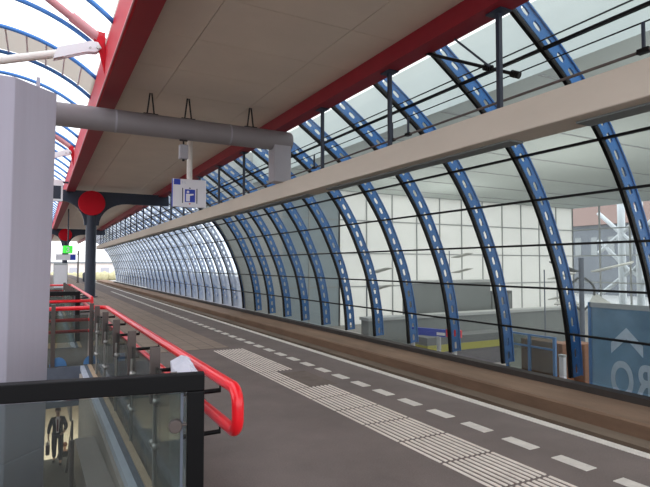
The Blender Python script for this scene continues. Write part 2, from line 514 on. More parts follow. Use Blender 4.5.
# big grey pipe across the platform, with its hanger column
t = thing('ventilation_pipe', 'thick grey pipe running across under the canopy to a square hanger column', 'pipe', (1.0, 12.3, 4.78))
b = BM(); add_lathe(b, [(.20,-6.0),(.25,-5.96),(.25,4.58),(.235,4.63),(.16,4.66)], 28, axis='X'); obj('pipe_run', b, M['pipe'], t, smooth=2)
for xx in (.4, 3.0):
    b = BM(); add_lathe(b, [(.254,xx-.02),(.256,xx-.012),(.256,xx+.012),(.254,xx+.02)], 28, axis='X'); obj('joint_ring', b, M['greycol'], t, smooth=2)
b = BM(); add_box(b, (4.12,-.2,-1.08), (4.58,.2,-.12)); obj('hanger_column', b, M['greycol'], t, bevel=.015)
for xx in (1.15, 2.0, 3.55):
    b = BM(); add_bar(b, (xx-.08,0,.24), (xx-.02,0,.74), .03, .03); add_bar(b, (xx+.08,0,.24), (xx+.02,0,.74), .03, .03)
    add_box(b, (xx-.16,-.05,.235), (xx+.16,.05,.265)); obj('hanger_bracket', b, M['dark_gap'], t)

# grey speaker box under the pipe
t = thing('loudspeaker', 'small grey box loudspeaker hanging under the thick grey pipe', 'loudspeaker', (2.9, 12.3, 4.53))
b = BM(); add_box(b, (-.1,-.08,-.46), (.1,.08,-.12)); obj('housing', b, M['greycol'], t, bevel=.02)
b = BM(); add_tube(b, [(0,0,-.13),(0,0,.0)], .02, 8); add_box(b, (-.09,-.02,-.03), (.09,.02,-.0)); obj('bracket', b, M['dark_gap'], t)
b = BM(); add_tube(b, [(0,0,-.46),(0,0,-.50)], .03, 10); obj('lens', b, M['dark_gap'], t)

# platform lift sign
t = thing('lift_sign', 'white hanging sign with blue lift pictogram and blue corner square', 'sign', (3.47, 14.0, 3.14))
b = BM(); add_box(b, (-.44,-.05,0), (.44,.05,.74)); obj('board', b, M['signwhite'], t, bevel=.01)
b = BM(); add_tube(b, [(.0,0,.74),(.0,0,2.38)], .075, 14); obj('hanger_tube', b, M['rod_white'], t, smooth=2)
b = BM(); add_box(b, (-.455,-.03,0), (-.44,.03,.74)); obj('edge_strip', b, M['signblue'], t)
b = BM(); add_box(b, (-.42,-.054,.58), (-.25,-.05,.73)); obj('corner_square', b, M['signblue'], t)
text('lettering', '3 L', .09, M['faint'], (-.16,-.052,.62), (R(90),0,0), t)
b = BM(); add_box(b, (-.13,-.054,.13), (.14,-.05,.47)); obj('pictogram_field', b, M['signblue'], t)
b = BM()
add_prism(b, [(-.05+.035*math.cos(2*PI*k/12), .40+.035*math.sin(2*PI*k/12)) for k in range(12)], 'Y', -.058, -.054)
add_prism(b, [(-.10,.35),(.0,.35),(.10,.36),(.10,.32),(.0,.30),(-.0,.15),(-.10,.15)], 'Y', -.058, -.054)
obj('pictogram_figure', b, M['signwhite'], t)
for xx in (-.19, .19):
    b = BM(); add_box(b, (xx-.012,-.054,.1), (xx+.012,-.05,.5)); obj('pictogram_bar', b, M['navy'], t)
b = BM(); add_prism(b, [(-.03,.49),(.03,.49),(0,.53)], 'Y', -.054, -.05); obj('up_arrow', b, M['navy'], t)
b = BM(); add_prism(b, [(-.03,.10),(0,.06),(.03,.10)], 'Y', -.054, -.05); obj('down_arrow', b, M['signred'], t)

# T-shaped canopy columns with red discs
def t_column(y, label):
    t = thing('canopy_column', label, 'column', (2.2, y, 0), 'dark T-shaped canopy columns with red discs')
    b = BM(); add_tube(b, [(0,0,0),(0,0,4.6)], .25, 20); add_lathe(b, [(.36,0),(.36,.04),(.27,.06)], 20); obj('shaft', b, M['navy'], t, smooth=2)
    poly = [(-1.95,5.27),(3.75,5.27),(3.75,4.72),(1.7,4.72)]
    for k in range(9):
        a = k/8*PI/2; poly.append((1.7 - 1.35*math.sin(a)*1.0, 4.72 - 1.15*(1-math.cos(a))))
    q = []
    for k in range(9):
        a = PI/2*(1-k/8); q.append((-1.3 + .98*math.sin(a), 4.72 - 1.15*(1-math.cos(a))))
    poly += q + [(-1.95,4.72)]
    b = BM(); add_prism(b, poly, 'Y', -.12, .12); obj('cross_arm', b, M['navy'], t)
    b = BM(); add_lathe(b, [(.60,-.31),(.615,-.29),(.615,-.13),(.60,-.12)], 32, origin=(0,0,4.66), axis='Y'); obj('red_disc', b, M['red'], t, smooth=2)
t_column(28.5, 'dark T-shaped canopy column with large red disc, nearer the lift sign')
t_column(59.5, 'dark T-shaped canopy column with smaller red disc, farther down the platform')

# ------------------------------------------------------------------ glazed vault over the stairwell
CXV, CZV, RV = -1.17, 3.33, 3.4
def vp(a, r=RV): return Vector((CXV + r*math.sin(a), 0, CZV + r*math.cos(a)))
AM = R(41)
VY = [-4.6 + 1.6*k for k in range(64)]
b = BM(); add_tube(b, [vp(-AM + 2*AM*k/36) for k in range(37)], .048, 8)
vr = obj('vault_rib', b, M['vaultblue'], smooth=True)
for i, y in enumerate(VY):
    o = vr if i == 0 else vr.copy()
    if i: COL.objects.link(o)
    o.location = (0, y, 0)
    tag(o, 'slim blue curved tube of the glass vault above the grey pillar' if y < 18 else 'slim blue curved tube of the glass vault far down the platform', 'vault rib', 'slim blue ribs of the glass vault')
for i in range(len(VY)-1):
    frost = abs(VY[i] - 13.0) < .01
    b = BM(); n = 24
    rows = [[b.verts.new((p.x, y, p.z)) for y in (VY[i]+.03, VY[i+1]-.03)] for p in [vp(-AM + 2*AM*k/n, RV+.05) for k in range(n+1)]]
    for k in range(n): b.faces.new((rows[k][0], rows[k][1], rows[k+1][1], rows[k+1][0]))
    struct('ceiling_vault_glass.%03d' % i, b, M['frost'] if frost else M['vaultglass'], smooth=True, recalc=False)
    if frost:
        for k in range(1, 12):
            a = -AM + 2*AM*k/12; b = BM(); add_tube(b, [vp(a, RV+.02)+Vector((0,VY[i]+.05,0)), vp(a, RV+.02)+Vector((0,VY[i+1]-.05,0))], .02, 6); struct('trim_vault.%03d' % k, b, M['white'])
# struts and their red nodes on the beam
for j, (y, w) in enumerate(((-.4,'behind the camera'),(11.1,'nearest'),(22.05,'second'),(33.0,'third'))):
    t = thing('tie_strut', {1:'white tubular strut with forked end pinned to the nearest red bracket',2:'white tubular strut pinned to the red bracket behind the grey pipe'}.get(j,'white tubular strut pinned to a red bracket of the left red beam'), 'strut', (.92, y, 5.86), 'white tie struts under the glass vault')
    b = BM(); add_tube(b, [(-.62,0,-.2),(-4.4,0,-1.45)], .075, 14); obj('tube', b, M['rod_white'], t, smooth=2)
    for s in (-1, 1):
        b = BM(); add_prism(b, [(-.78,-.36),(-.70,-.12),(-.12,.11),(.0,.10),(.06,.0),(-.02,-.09),(-.2,-.12)], 'Y', s*.07-.015, s*.07+.015); obj('fork_plate', b, M['white'], t)
    b = BM(); add_tube(b, [(0,-.12,0),(0,.12,0)], .035, 12); add_tube(b, [(-.14,-.1,-.03),(-.14,.1,-.03)], .02, 10); obj('pin', b, M['steel'], t)
    t = thing('upper_strut', {1:'pinkish tubular strut rising from the nearest red bracket over the vault',2:'pinkish tubular strut rising from the red bracket behind the grey pipe'}.get(j,'pinkish tubular strut rising from a red bracket of the left red beam'), 'strut', (1.0, y + .14, 6.12), 'pinkish upper struts of the glass vault')
    b = BM(); add_tube(b, [(-.5,0,.3),(-4.4,0,2.9)], .075, 14); obj('tube', b, M['rod_pink'], t, smooth=2)
    b = BM(); add_tube(b, [(-.55,0,.34),(.05,0,-.06)], .10, 14); obj('sleeve', b, M['rod_pink'], t, smooth=2)
    t = thing('strut_bracket', {1:'red steel bracket on the left red beam, holding the nearest struts',2:'red steel bracket on the left red beam just behind the grey pipe'}.get(j,'red steel bracket on the left red beam farther along'), 'bracket', (1.05, y, 5.9), 'red strut brackets on the left beam')
    b = BM(); add_prism(b, [(0,-.55),(0,.30),(-.12,.28),(-.16,.10),(-.10,-.12)], 'Y', -.035, .035); obj('gusset_plate', b, M['red'], t)
    b = BM(); add_prism(b, [(0,-.25),(0,.34),(-.16,.36),(-.20,.2)], 'Y', .08, .2); obj('socket', b, M['red'], t)

# ------------------------------------------------------------------ grey pillar in the stairwell
t = sroot('wall_pillar')
def pil(z0, z1, k0, k1, name):
    base = [(-.95,4.98),(-.21,5.0),(.105,5.32),(.105,6.1),(-.3,6.5),(-.95,6.5)]
    b = BM()
    A = [b.verts.new((-.4+(x+.4)*k0, y, z0)) for x, y in base]; B = [b.verts.new((-.4+(x+.4)*k1, y, z1)) for x, y in base]
    b.faces.new(A); b.faces.new(B[::-1])
    for i in range(6): b.faces.new((A[i], B[i], B[(i+1) % 6], A[(i+1) % 6]))
    return obj(name, b, M['pillar'], t, bevel=.008)
pil(-4.87, .0, .84, .92, 'shaft_below'); pil(.0, 3.16, .92, 1.0, 'shaft')
b = BM(); add_box(b, (-.06,5.2,3.16), (-.03,5.23,3.25)); obj('stub', b, M['pillar'], t)

# ------------------------------------------------------------------ stair railings with glass, posts and red handrails
XF, XH = .75, .99
def arc_pts(c, u, v, r, n=8, a0=0, a1=PI/2):
    return [Vector(c) + Vector(u)*r*math.cos(a0+(a1-a0)*k/n) + Vector(v)*r*math.sin(a0+(a1-a0)*k/n) for k in range(n+1)]
def railing(oy, length, label, near):
    t = thing('stair_railing', label, 'railing', (0, oy, 0), 'stair railings with red handrails')
    # black front frame, turned a little about the corner post
    fr = lambda o: (setattr(o, 'location', (XF, 0, 0)), setattr(o, 'rotation_euler', (0, 0, -R(11.5))), o)[2]
    b = BM(); add_box(b, (-2.6,-.035,.965), (.0,.035,1.052)); fr(obj('front_rail', b, M['black'], t, bevel=.006))
    b = BM(); add_box(b, (-.085,-.035,-.2), (.0,.035,.965)); fr(obj('corner_post', b, M['black'], t, bevel=.006))
    g = fr(box_obj('front_glass', (-2.6,-.008,.0), (-.115,.008,.955), M['railglass'], t))
    b = BM(); add_box(b, (-.115,-.012,.0), (-.102,.012,.955)); obj('glass_edge', b, M['strip_blue'], g)
    for z in (.3, .80):
        b = BM(); add_lathe(b, [(.028,-.05),(.033,-.045),(.033,-.01),(.02,-.008)], 16, origin=(-.14,0,z), axis='Y'); add_tube(b, [(-.14,-.02,z),(-.07,-.02,z)], .008, 8)
        obj('glass_clamp', b, M['post'], g)
    # red handrail: one long tube bent back under itself at the near end, turned across at the far end
    zt, zb, r = .90, .655, .034
    yn = .17
    rr = (zt - zb)/2
    far = length
    pts = [Vector((-.6, far, zt)), Vector((XH-.14, far, zt))] + arc_pts((XH-.14, far-.14, zt), (0,1,0), (1,0,0), .14)[1:]
    pts += [Vector((XH, y, zt)) for y in (far*.75, far*.5, far*.25, yn+.3)]
    pts += arc_pts((XH, yn+.09, zt-.09), (0,0,1), (0,-1,0), .09)
    pts += arc_pts((XH, yn+.09, zb+.09), (0,-1,0), (0,0,-1), .09)
    pts += [Vector((XH, y, zb)) for y in (yn+.3, far*.25, far*.5, far*.75, far-.05)]
    b = BM(); add_tube(b, pts, r, 14); obj('handrail', b, M['railred'], t, smooth=True)
    for z in (.71, .53):
        b = BM(); add_tube(b, [(-.6,far,z),(XF+.05,far,z)], .026, 12); obj('cross_rail', b, M['railred'], t, smooth=True)
    if not near:
        b = BM(); add_tube(b, [(-.6,-.16,.86),(XH-.03,-.16,.86)], .03, 12); obj('front_handrail', b, M['railred'], t, smooth=True)
    # flat posts with brackets, glass panels between them
    n = 6; st = (length - .0)/n
    ys = [1.30 + 1.1*k for k in range(12)]
    ys = [y for y in ys if y < length-.1]
    for y in [0.5] + ys:
        if y > 1:
            b = BM(); add_box(b, (XF-.035,y-.02,.60), (XF+.035,y+.02,1.0)); p = obj('flat_post', b, M['post'], t, bevel=.004)
            b = BM(); add_tube(b, [(XF-.005,y-.03,-.15),(XF-.005,y-.03,.75)], .011, 8); obj('steel_rod', b, M['steel'], p)
        for z in (zt-.07, zb-.075):
            b = BM(); add_tube(b, [(XF,y,z),(XH,y,z)], .014, 8); add_tube(b, [(XH,y,z-.012),(XH,y,z+.05)], .006, 6); obj('bracket', b, M['black'], t)
    edges = [0.08] + ys + [length-.03]
    for a, c in zip(edges, edges[1:]):
        g = box_obj('glass_panel', (XF+.000,a+.02,.0), (XF+.014,c-.02,.86), M['railglass'], t)
        for y in (a+.05, c-.05):
            for z in (.3, .62):
                b = BM(); add_lathe(b, [(.022,-.028),(.026,-.02),(.026,.0),(.018,.012)], 12, origin=(XF+.005,y,z), axis='X'); obj('glass_clamp', b, M['steel'], g, smooth=2)
        b = BM(); add_prism(b, [((a+c)/2+.13*math.cos(PI*k/12), .02+.15*math.sin(PI*k/12)) for k in range(13)], 'X', XF+.015, XF+.019); obj('blue_sticker', b, M['frameblue'], g)
    # end glass across the far side
    g = box_obj('end_glass', (-.6,length-.13,.0), (XF-.05,length-.115,.8), M['railglass'], t)
    for xx in (.28, .76):
        b = BM(); add_prism(b, [(xx+.12*math.cos(PI*k/12), .01+.14*math.sin(PI*k/12)) for k in range(13)], 'Y', length-.14, length-.132); obj('blue_sticker', b, M['frameblue'], g)
    for xx in (.2, XF):
        b = BM(); add_box(b, (xx-.03,length-.16,.0), (xx+.03,length-.10,.98)); obj('end_post', b, M['post'], t)
railing(2.68, 6.75, 'nearest stair railing with black front rail, glass and fat red handrail', True)
railing(12.1, 8.3, 'farther stair railing with black front rail and red handrail, past the first stairwell', False)

# kerb strips along the stairwell edge
for y0, y1 in ((2.66, 9.2), (11.3, 20.6)):
    i = '' if y0 < 5 else '_far'
    box_struct('trim_light'+i, (.59,y0,-.06), (.645,y1,.012), M['strip_light'])
    box_struct('trim_bluegrey'+i, (.645,y0,0), (.695,y1,.008), M['strip_blue'])
    box_struct('trim_beige'+i, (.695,y0,0), (.748,y1,.02), M['strip_beige'])
    box_struct('wall_stair'+i, (.56,y0,-4.87 if y0 < 5 else -1.4), (.60,y1-.3,-.06), M['stairwall'])
box_struct('trim_front', (-3,2.60,-.6), (.575,2.66,.01), M['strip_blue'])
box_struct('trim_landing', (-3,9.17,-.6), (.60,9.21,.012), M['strip_blue'])
box_struct('trim_landing_far', (-3,11.28,-.6), (.60,11.32,.012), M['strip_blue'])
bm = BM(); add_prism(bm, [(2.8,-.04),(6.3,-.26),(6.3,-.62),(2.8,-.62)], 'X', .36, .555); struct('trim_deck', bm, M['taupe'])
bm = BM(); add_prism(bm, [(2.8,-.62),(6.3,-.62),(6.3,-2.4),(2.8,-1.2)], 'X', .40, .555); struct('wall_stringer', bm, M['stairwall'])
# upper flight
bm = BM()
for k in range(26):
    y = 2.9 + .30*k; z = -.187*(k+1)
    add_box(bm, (-2.4, y, z-.25), (.40, y+.31, z))
struct('floor_stairs', bm, M['dark_floor'])
box_struct('floor_landing', (-3.5,10.6,-5.2), (4.0,20.0,-4.87), M['dark_floor'])
bm = BM()
for k in range(12):
    add_box(bm, (-3.5, 20.0+.25*k, -4.87-.19*(k+1)-.3), (4.0, 20.25+.25*k, -4.87-.19*(k+1)))
struct('floor_lower_stairs', bm, M['lower_floor'])
box_struct('floor_lower_hall', (-8,22.9,-7.4), (4.4,40.2,-7.15), M['lower_floor'])
box_struct('wall_lower_back', (-8,40,-7.2), (4.4,40.2,-.5), M['lower_floor'])
box_struct('wall_lower_left', (-8.2,10,-7.2), (-8.0,40,-.5), M['lower_floor'])
box_struct('wall_lower_right', (4.2,10,-7.2), (4.4,40,-.5), M['lower_floor'])
# steel handrail poles below
t = thing('lower_handrail', 'dark steel stair handrail post seen through the glass below the platform edge', 'handrail', (.42, 7.9, -2.9))
b = BM(); add_tube(b, [(0,0,-.2),(0,0,2.15)], .035, 12); obj('pole', b, M['post'], t, smooth=2)
b = BM(); add_tube(b, [(0,0,2.1),(.0,1.3,1.3)], .022, 10); obj('sloping_rail', b, M['post'], t, smooth=2)
t = thing('landing_handrail', 'slim dark handrail post on the lower landing behind the man in the jacket', 'handrail', (1.05, 19.6, -4.87))
b = BM(); add_tube(b, [(0,0,0),(0,0,1.3)], .035, 10); obj('pole', b, M['post'], t, smooth=2)
b = BM(); add_tube(b, [(0,0,1.28),(.0,2.2,-.3)], .025, 8); obj('sloping_rail', b, M['post'], t, smooth=2)

# ------------------------------------------------------------------ people
def skin_obj(name, joints, edges, m, parent, sub=2, root=0):
    me = bpy.data.meshes.new(name); keys = list(joints)
    me.from_pydata([joints[k][0] for k in keys], [(keys.index(a), keys.index(b)) for a, b in edges], [])
    o = bpy.data.objects.new(name, me); COL.objects.link(o); me.materials.append(m); o.parent = parent
    md = o.modifiers.new("skin", 'SKIN'); md.use_smooth_shade = True
    lay = me.skin_vertices[0].data if me.skin_vertices else None
    if lay is None:
        o.data.skin_vertices.new() if hasattr(o.data.skin_vertices, 'new') else None
        lay = me.skin_vertices[0].data
    for i, k in enumerate(keys):
        r = joints[k][1]; lay[i].radius = r if isinstance(r, tuple) else (r, r); lay[i].use_root = (i == root)
    s = o.modifiers.new("sub", 'SUBSURF'); s.levels = sub; s.render_levels = sub
    return o

def person(loc, rotz, label, hair_m, stride=True, shirt=True, hscale=1.0, bag_arm=True):
    """figure faces local -Y"""
    t = thing('person', label, 'person', loc, None, rotz); t.scale = (hscale,)*3
    st = .18 if stride else .05
    J = dict(
        pelvis=((0,0,.95),(.14,.10)), waist=((0,0,1.10),(.13,.095)), chest=((0,-.01,1.30),(.155,.11)), neckb=((0,0,1.46),(.07,.065)),
        neck=((0,-.01,1.52),(.05,.05)), jaw=((0,-.03,1.59),(.062,.07)), head=((0,-.02,1.68),(.075,.09)), crown=((0,-.01,1.745),(.05,.06)),
        hipL=((.09,0,.90),.085), kneeL=((.10,-st*.75,.50),.058), ankL=((.10,-st,.10),.04), toeL=((.11,-st-.16,.045),(.04,.03)),
        hipR=((-.09,0,.90),.085), kneeR=((-.10,.02,.50),.058), ankR=((-.10,st*1.0,.12),.04), toeR=((-.11,st-.14,.045),(.04,.03)),
        shL=((.17,0,1.41),.062), elL=((.25,.02,1.14),.042), wrL=((.19,-.16,1.0),.03), palmL=((.16,-.23,.98),(.03,.018)),
        shR=((-.17,0,1.41),.062), elR=((-.25,.03,1.13),.042), wrR=((-.27,-.03,.88),.03), palmR=((-.27,-.04,.80),(.018,.03)))
    E = [('pelvis','waist'),('waist','chest'),('chest','neckb'),('neckb','neck'),('neck','jaw'),('jaw','head'),('head','crown'),
         ('pelvis','hipL'),('hipL','kneeL'),('kneeL','ankL'),('ankL','toeL'),('pelvis','hipR'),('hipR','kneeR'),('kneeR','ankR'),('ankR','toeR'),
         ('chest','shL'),('shL','elL'),('elL','wrL'),('wrL','palmL'),('chest','shR'),('shR','elR'),('elR','wrR'),('wrR','palmR')]
    for side, s in (('L', 1), ('R', -1)):
        px, py, pz = J['palm'+side][0]
        for f in range(4):
            d = (f-1.5)*.018; ln = (.06,.07,.066,.05)[f]
            if side == 'L':
                a = ((px-.03, py-.03, pz+d*-1), .009); c = ((px-.03-ln*.6, py-.03-ln*.3, pz-d-.01), .008); e = ((px-.03-ln*.8, py+.0, pz-d-.015), .007)
            else:
                a = ((px, py+d, pz-.045), .009); c = ((px+.015, py+d, pz-.045-ln*.6), .008); e = ((px+.045, py+d, pz-.045-ln*.5), .007)
            for nm, v in (('a',a),('c',c),('e',e)): J['f%s%d%s' % (side,f,nm)] = v
            E += [('palm'+side,'f%s%da' % (side,f)),('f%s%da' % (side,f),'f%s%dc' % (side,f)),('f%s%dc' % (side,f),'f%s%de' % (side,f))]
        th = ((px+.02 if side == 'R' else px-.01, py-.045, pz+.0 if side == 'R' else pz+.035), .010)
        th2 = ((th[0][0]+(.02 if side == 'R' else -.035), th[0][1]-.015, th[0][2]-(.04 if side == 'R' else -.01)), .008)
        J['t'+side] = th; J['u'+side] = th2; E += [('palm'+side,'t'+side),('t'+side,'u'+side)]
    skin_obj('body', J, E, M['skin'], t)
    g = lambda n, d=.0: (J[n][0], tuple(x + d for x in (J[n][1] if isinstance(J[n][1], tuple) else (J[n][1],)*2)))
    # jacket
    JJ = dict(hem=((0,0,.84),(.185,.135)), pelvis=((0,0,.96),(.175,.13)), waist=g('waist',.035), chest=g('chest',.03), coll=((0,.01,1.45),(.09,.08)),
              shL=g('shL',.022), elL=g('elL',.022), wrL=((.20,-.12,1.02),.045), shR=g('shR',.022), elR=g('elR',.022), wrR=((-.27,-.02,.93),.045))
    skin_obj('jacket', JJ, [('hem','pelvis'),('pelvis','waist'),('waist','chest'),('chest','coll'),('chest','shL'),('shL','elL'),('elL','wrL'),('chest','shR'),('shR','elR'),('elR','wrR')], M['jacket'], t)
    JT = dict(pelvis=((0,0,.93),(.15,.11)), hipL=g('hipL',.02), kneeL=g('kneeL',.025), ankL=((.10,-st+.005,.09),.06), hipR=g('hipR',.02), kneeR=g('kneeR',.025), ankR=((-.10,st*.98,.11),.06))
    skin_obj('trousers', JT, [('pelvis','hipL'),('hipL','kneeL'),('kneeL','ankL'),('pelvis','hipR'),('hipR','kneeR'),('kneeR','ankR')], M['trousers'], t)
    for sd in 'LR':
        a, c = J['ank'+sd][0], J['toe'+sd][0]
        skin_obj('shoe', dict(h=((a[0],a[1]+.04,.05),(.045,.045)), m=((a[0],(a[1]+c[1])/2,.045),(.05,.045)), t=((c[0],c[1]-.05,.035),(.045,.032))), [('h','m'),('m','t')], M['shoe'], t)
    if shirt:
        b = BM(); v = [b.verts.new(p) for p in ((-.035,-.175,1.0),(.035,-.175,1.0),(.05,-.17,1.25),(.075,-.13,1.44),(.03,-.075,1.50),(-.03,-.075,1.50),(-.075,-.13,1.44),(-.05,-.17,1.25))]
        b.faces.new(v); sh = obj('shirt', b, M['shirt'], t); s = sh.modifiers.new("s", 'SOLIDIFY'); s.thickness = .012
        b = BM(); add_prism(b, [(-.018,1.44),(.018,1.44),(.028,1.08),(0,1.03),(-.028,1.08)], 'Y', -.188, -.182); obj('tie', b, M['tie'], t)
    # hair cap and face
    b = BM(); bmesh.ops.create_uvsphere(b, u_segments=16, v_segments=10, radius=1)
    for v in b.verts:
        v.co = Vector((v.co.x*.088, v.co.y*.103 + .005, v.co.z*.105 + 1.70))
    bmesh.ops.delete(b, geom=[v for v in b.verts if v.co.z < 1.68 and v.co.y < -.01 or v.co.z < 1.62], context='VERTS')
    obj('hair', b, hair_m, t, smooth=True)
    b = BM(); add_prism(b, [(-.012,1.645),(.012,1.645),(.007,1.69),(-.007,1.69)], 'Y', -.128, -.10); obj('nose', b, M['skin'], t)
    for s in (-1, 1):
        b = BM(); bmesh.ops.create_uvsphere(b, u_segments=8, v_segments=6, radius=.011, matrix=Matrix.Translation((s*.03,-.103,1.69))); obj('eye', b, M['shoe'], t)
        b = BM(); bmesh.ops.create_uvsphere(b, u_segments=8, v_segments=6, radius=.024, matrix=Matrix.Translation((s*.082,-.01,1.665)) @ Matrix.Diagonal((.4,.7,1.2,1))); obj('ear', b, M['skin'], t)
    b = BM(); add_box(b, (-.025,-.108,1.612), (.025,-.095,1.622)); obj('mouth', b, M['tie'], t)
    return t
person((.62, 19.6, -4.87), R(-4), 'man in dark jacket and white shirt walking on the lower landing carrying a brown bag', M['hair'])
person((1.0, 23.3, -7.15), R(180), 'person in dark clothes with reddish-brown hair on the lower stairs behind the landing edge', M['hair2'], stride=False, shirt=False)
t = thing('briefcase', 'brown leather bag hanging from the hand of the man in the jacket', 'bag', (.335, 19.58, -4.55))
b = BM(); add_box(b, (-.06,-.19,.0), (.06,.19,.33)); obj('bag_body', b, M['bagbrown'], t, bevel=.03)
b = BM(); add_tube(b, [Vector((0,-.08,.32)), Vector((0,-.07,.385)), Vector((0,0,.41)), Vector((0,.07,.385)), Vector((0,.08,.32))], .012, 8); obj('handle', b, M['bagbrown'], t, smooth=True)

# clear rubbish bag hung on the railing
t = thing('rubbish_bag', 'crumpled white translucent rubbish bag hanging behind the black railing corner', 'bag', (.872, 3.57, .06))
b = BM(); rings = []
for i, (r, z) in enumerate([(.02,.0),(.11,.03),(.135,.15),(.13,.4),(.125,.6),(.135,.74),(.125,.83),(.05,.90)]):
    ring = []
    for k in range(24):
        a = 2*PI*k/24; q = 1 + random.uniform(-.10,.10)
        ring.append(b.verts.new((r*.5*q*math.cos(a), r*2.7*q*math.sin(a), z + random.uniform(-.02,.02))))
    rings.append(ring)
for i in range(len(rings)-1):
    for k in range(24): b.faces.new((rings[i][k], rings[i][(k+1) % 24], rings[i+1][(k+1) % 24], rings[i+1][k]))
b.faces.new(rings[0][::-1]); b.faces.new(rings[-1])
obj('bag_film', b, M['bag'], t)
b = BM(); add_tube(b, [(-.1,.0,.82),(.08,.0,.82)], .012, 8); obj('bag_holder', b, M['steel'], t)

# ------------------------------------------------------------------ overhead line
for x, z, r, lb in ((6.5,4.94,.013,'upper thin overhead wire above the concrete beam'),(6.5,4.60,.011,'middle thin overhead wire above the concrete beam'),(6.5,4.24,.022,'lower thick grey overhead wire just above the concrete beam')):
    b = BM(); add_tube(b, [(x,-5,z),(x,62,z)], r, 8); tag(obj('overhead_wire', b, M['post'] if r > .02 else M['black'], smooth=True), lb, 'wire', 'overhead wires over the track')
for i, y in enumerate((3.73, 8.45, 9.0, 12.6, 15.4)):
    t = thing('wire_dropper', ['short dark dropper between the overhead wires near the right edge','short dark dropper between the overhead wires right of the second hanger post','short dark dropper on the lower wire left of the second hanger post','short dark dropper between the overhead wires right of the grey hanger column','short dark dropper between the overhead wires left of the grey hanger column'][i], 'dropper', (6.5, y, 4.24), 'droppers of the overhead line')
    b = BM(); add_tube(b, [(0,0,0),(0,0,.36)], .024, 8); obj('rod', b, M['navy'], t)
    b = BM(); add_box(b, (-.04,-.07,-.03), (.04,.07,.03)); obj('clamp', b, M['black'], t)
t = thing('catenary_bracket', 'dark rod bracket with insulators reaching past the first hanger post', 'bracket', (5.7, 6.91, 5.2))
b = BM(); add_tube(b, [(0,0,0),(.5,-1.52,-.78)], .028, 10); obj('main_rod', b, M['black'], t, smooth=2)
b = BM(); add_tube(b, [(0,-.71,-.03),(.33,-1.12,-.55)], .018, 8); obj('stay_rod', b, M['navy'], t, smooth=2)
for f in (.66, .93):
    b = BM(); p = Vector((.5,-1.52,-.78))
    for k in range(4):
        c = p*(f + .022*k); add_tube(b, [c, c + p.normalized()*.02], .055, 12)
    obj('insulator', b, M['black'], t, smooth=2)

# ------------------------------------------------------------------ concourse hall behind the glass
HZ, HY, HX = 6.05, 27.0, 36.8
box_struct('floor_hall', (9.75,-6,-2.2), (HX,HY,-2.0), M['hallfloor'])
box_struct('ceiling_hall', (9.9,-6,HZ), (HX+.3,HY+.3,HZ+.2), M['hallceil'])
for k in range(9):
    bm = BM(); add_box(bm, (9.95,-2+3.4*k,HZ-.03), (HX,-1.94+3.4*k,HZ)); struct('ceiling_joint.%03d' % k, bm, M['hallgrey_light'])
box_struct('wall_fascia', (9.85,-6,HZ-.1), (9.95,HY,HZ+1.6), M['hallceil'])
# end wall: grey against the tube, then a white gridded translucent wall
bm = BM(); outp = [p for p in offset(fine, .06)]
poly = [(p.x, p.z) for p in outp if p.z < HZ] ; poly = [(6.3,6.05)] + poly + [(9.95,-2.0),(11.6,-2.0),(11.6,7.6),(6.3,7.6)]
add_prism(bm, poly, 'Y', HY-.75, HY-.6); struct('wall_tube_end', bm, M['hallgrey_light'])
def grid_wall(name, x0, x1, m, step=2.0):
    r_ = sroot(name)
    n = max(1, round((x1-x0)/step)); zs = [-2.0,.3,2.3,4.3,HZ]
    bm = BM()
    for i in range(n):
        for a, c in zip(zs, zs[1:]):
            add_box(bm, (x0+(x1-x0)*i/n+.03, HY, a+.03), (x0+(x1-x0)*(i+1)/n-.03, HY+.02, c-.03))
    obj('wall_panels', bm, m, r_)
    bm = BM()
    for i in range(n+1): add_box(bm, (x0+(x1-x0)*i/n-.035, HY-.05, -2), (x0+(x1-x0)*i/n+.035, HY+.05, HZ))
    for z in zs: add_box(bm, (x0, HY-.04, z-.03), (x1, HY+.04, z+.03))
    obj('wall_grid', bm, M['hallgrey_light'], r_)
grid_wall('wall_hall_grey', 11.6, 15.6, M['hallgreypanel'])
grid_wall('wall_hall_white', 15.6, HX, M['hallwhite'])
# side wall: clear glazing with white trusses outside
bm = BM(); add_box(bm, (HX,-6,-2), (HX+.02,HY,HZ)); w = struct('window_90', bm, M['vaultglass'])
bm = BM()
for i in range(12): add_box(bm, (HX-.05,HY-2.3*i-.05,-2), (HX+.05,HY-2.3*i+.05,HZ))
for z in (.3,2.3,4.3): add_box(bm, (HX-.04,0,z-.04), (HX+.04,HY,z+.04))
obj('window_frame', bm, M['hallgrey_light'], w)
for i, y in enumerate((24.2, 18.2)):
    t = thing('truss_mast', ['white tubular truss mast outside the hall corner glazing, with crossing braces','white tubular truss mast outside the hall glazing at the right edge'][i], 'truss', (HX+3.0, y, -2))
    for dy in (-.7, .7):
        b = BM(); add_tube(b, [(0,dy,0),(0,dy,11)], .28, 10); obj('mast', b, M['truss'], t, smooth=2)
    for za, zb, s in ((3.0,5.6,1),(6.6,4.6,-1),(5.4,7.8,1),(3.2,1.2,-1)):
        b = BM(); add_tube(b, [(0,0,za),(0,-2.6*1,zb)], .17, 8); obj('brace', b, M['truss'], t, smooth=2)
        b = BM(); add_tube(b, [(0,0,za),(0,2.6*1,zb)], .17, 8); obj('brace', b, M['truss'], t, smooth=2)
t = thing('office_building', 'pale building with brown roof seen through the hall corner glazing', 'building', (60, 33, -2))
b = BM(); add_box(b, (0,-22,0), (12,24,8.6)); obj('walls', b, M['building'], t)
b = BM(); add_prism(b, [(-.6,8.5),(12.6,8.5),(9,11.6),(3.5,11.6)], 'Y', -22.5, 24.5); obj('pitched_roof', b, M['brownroof'], t)
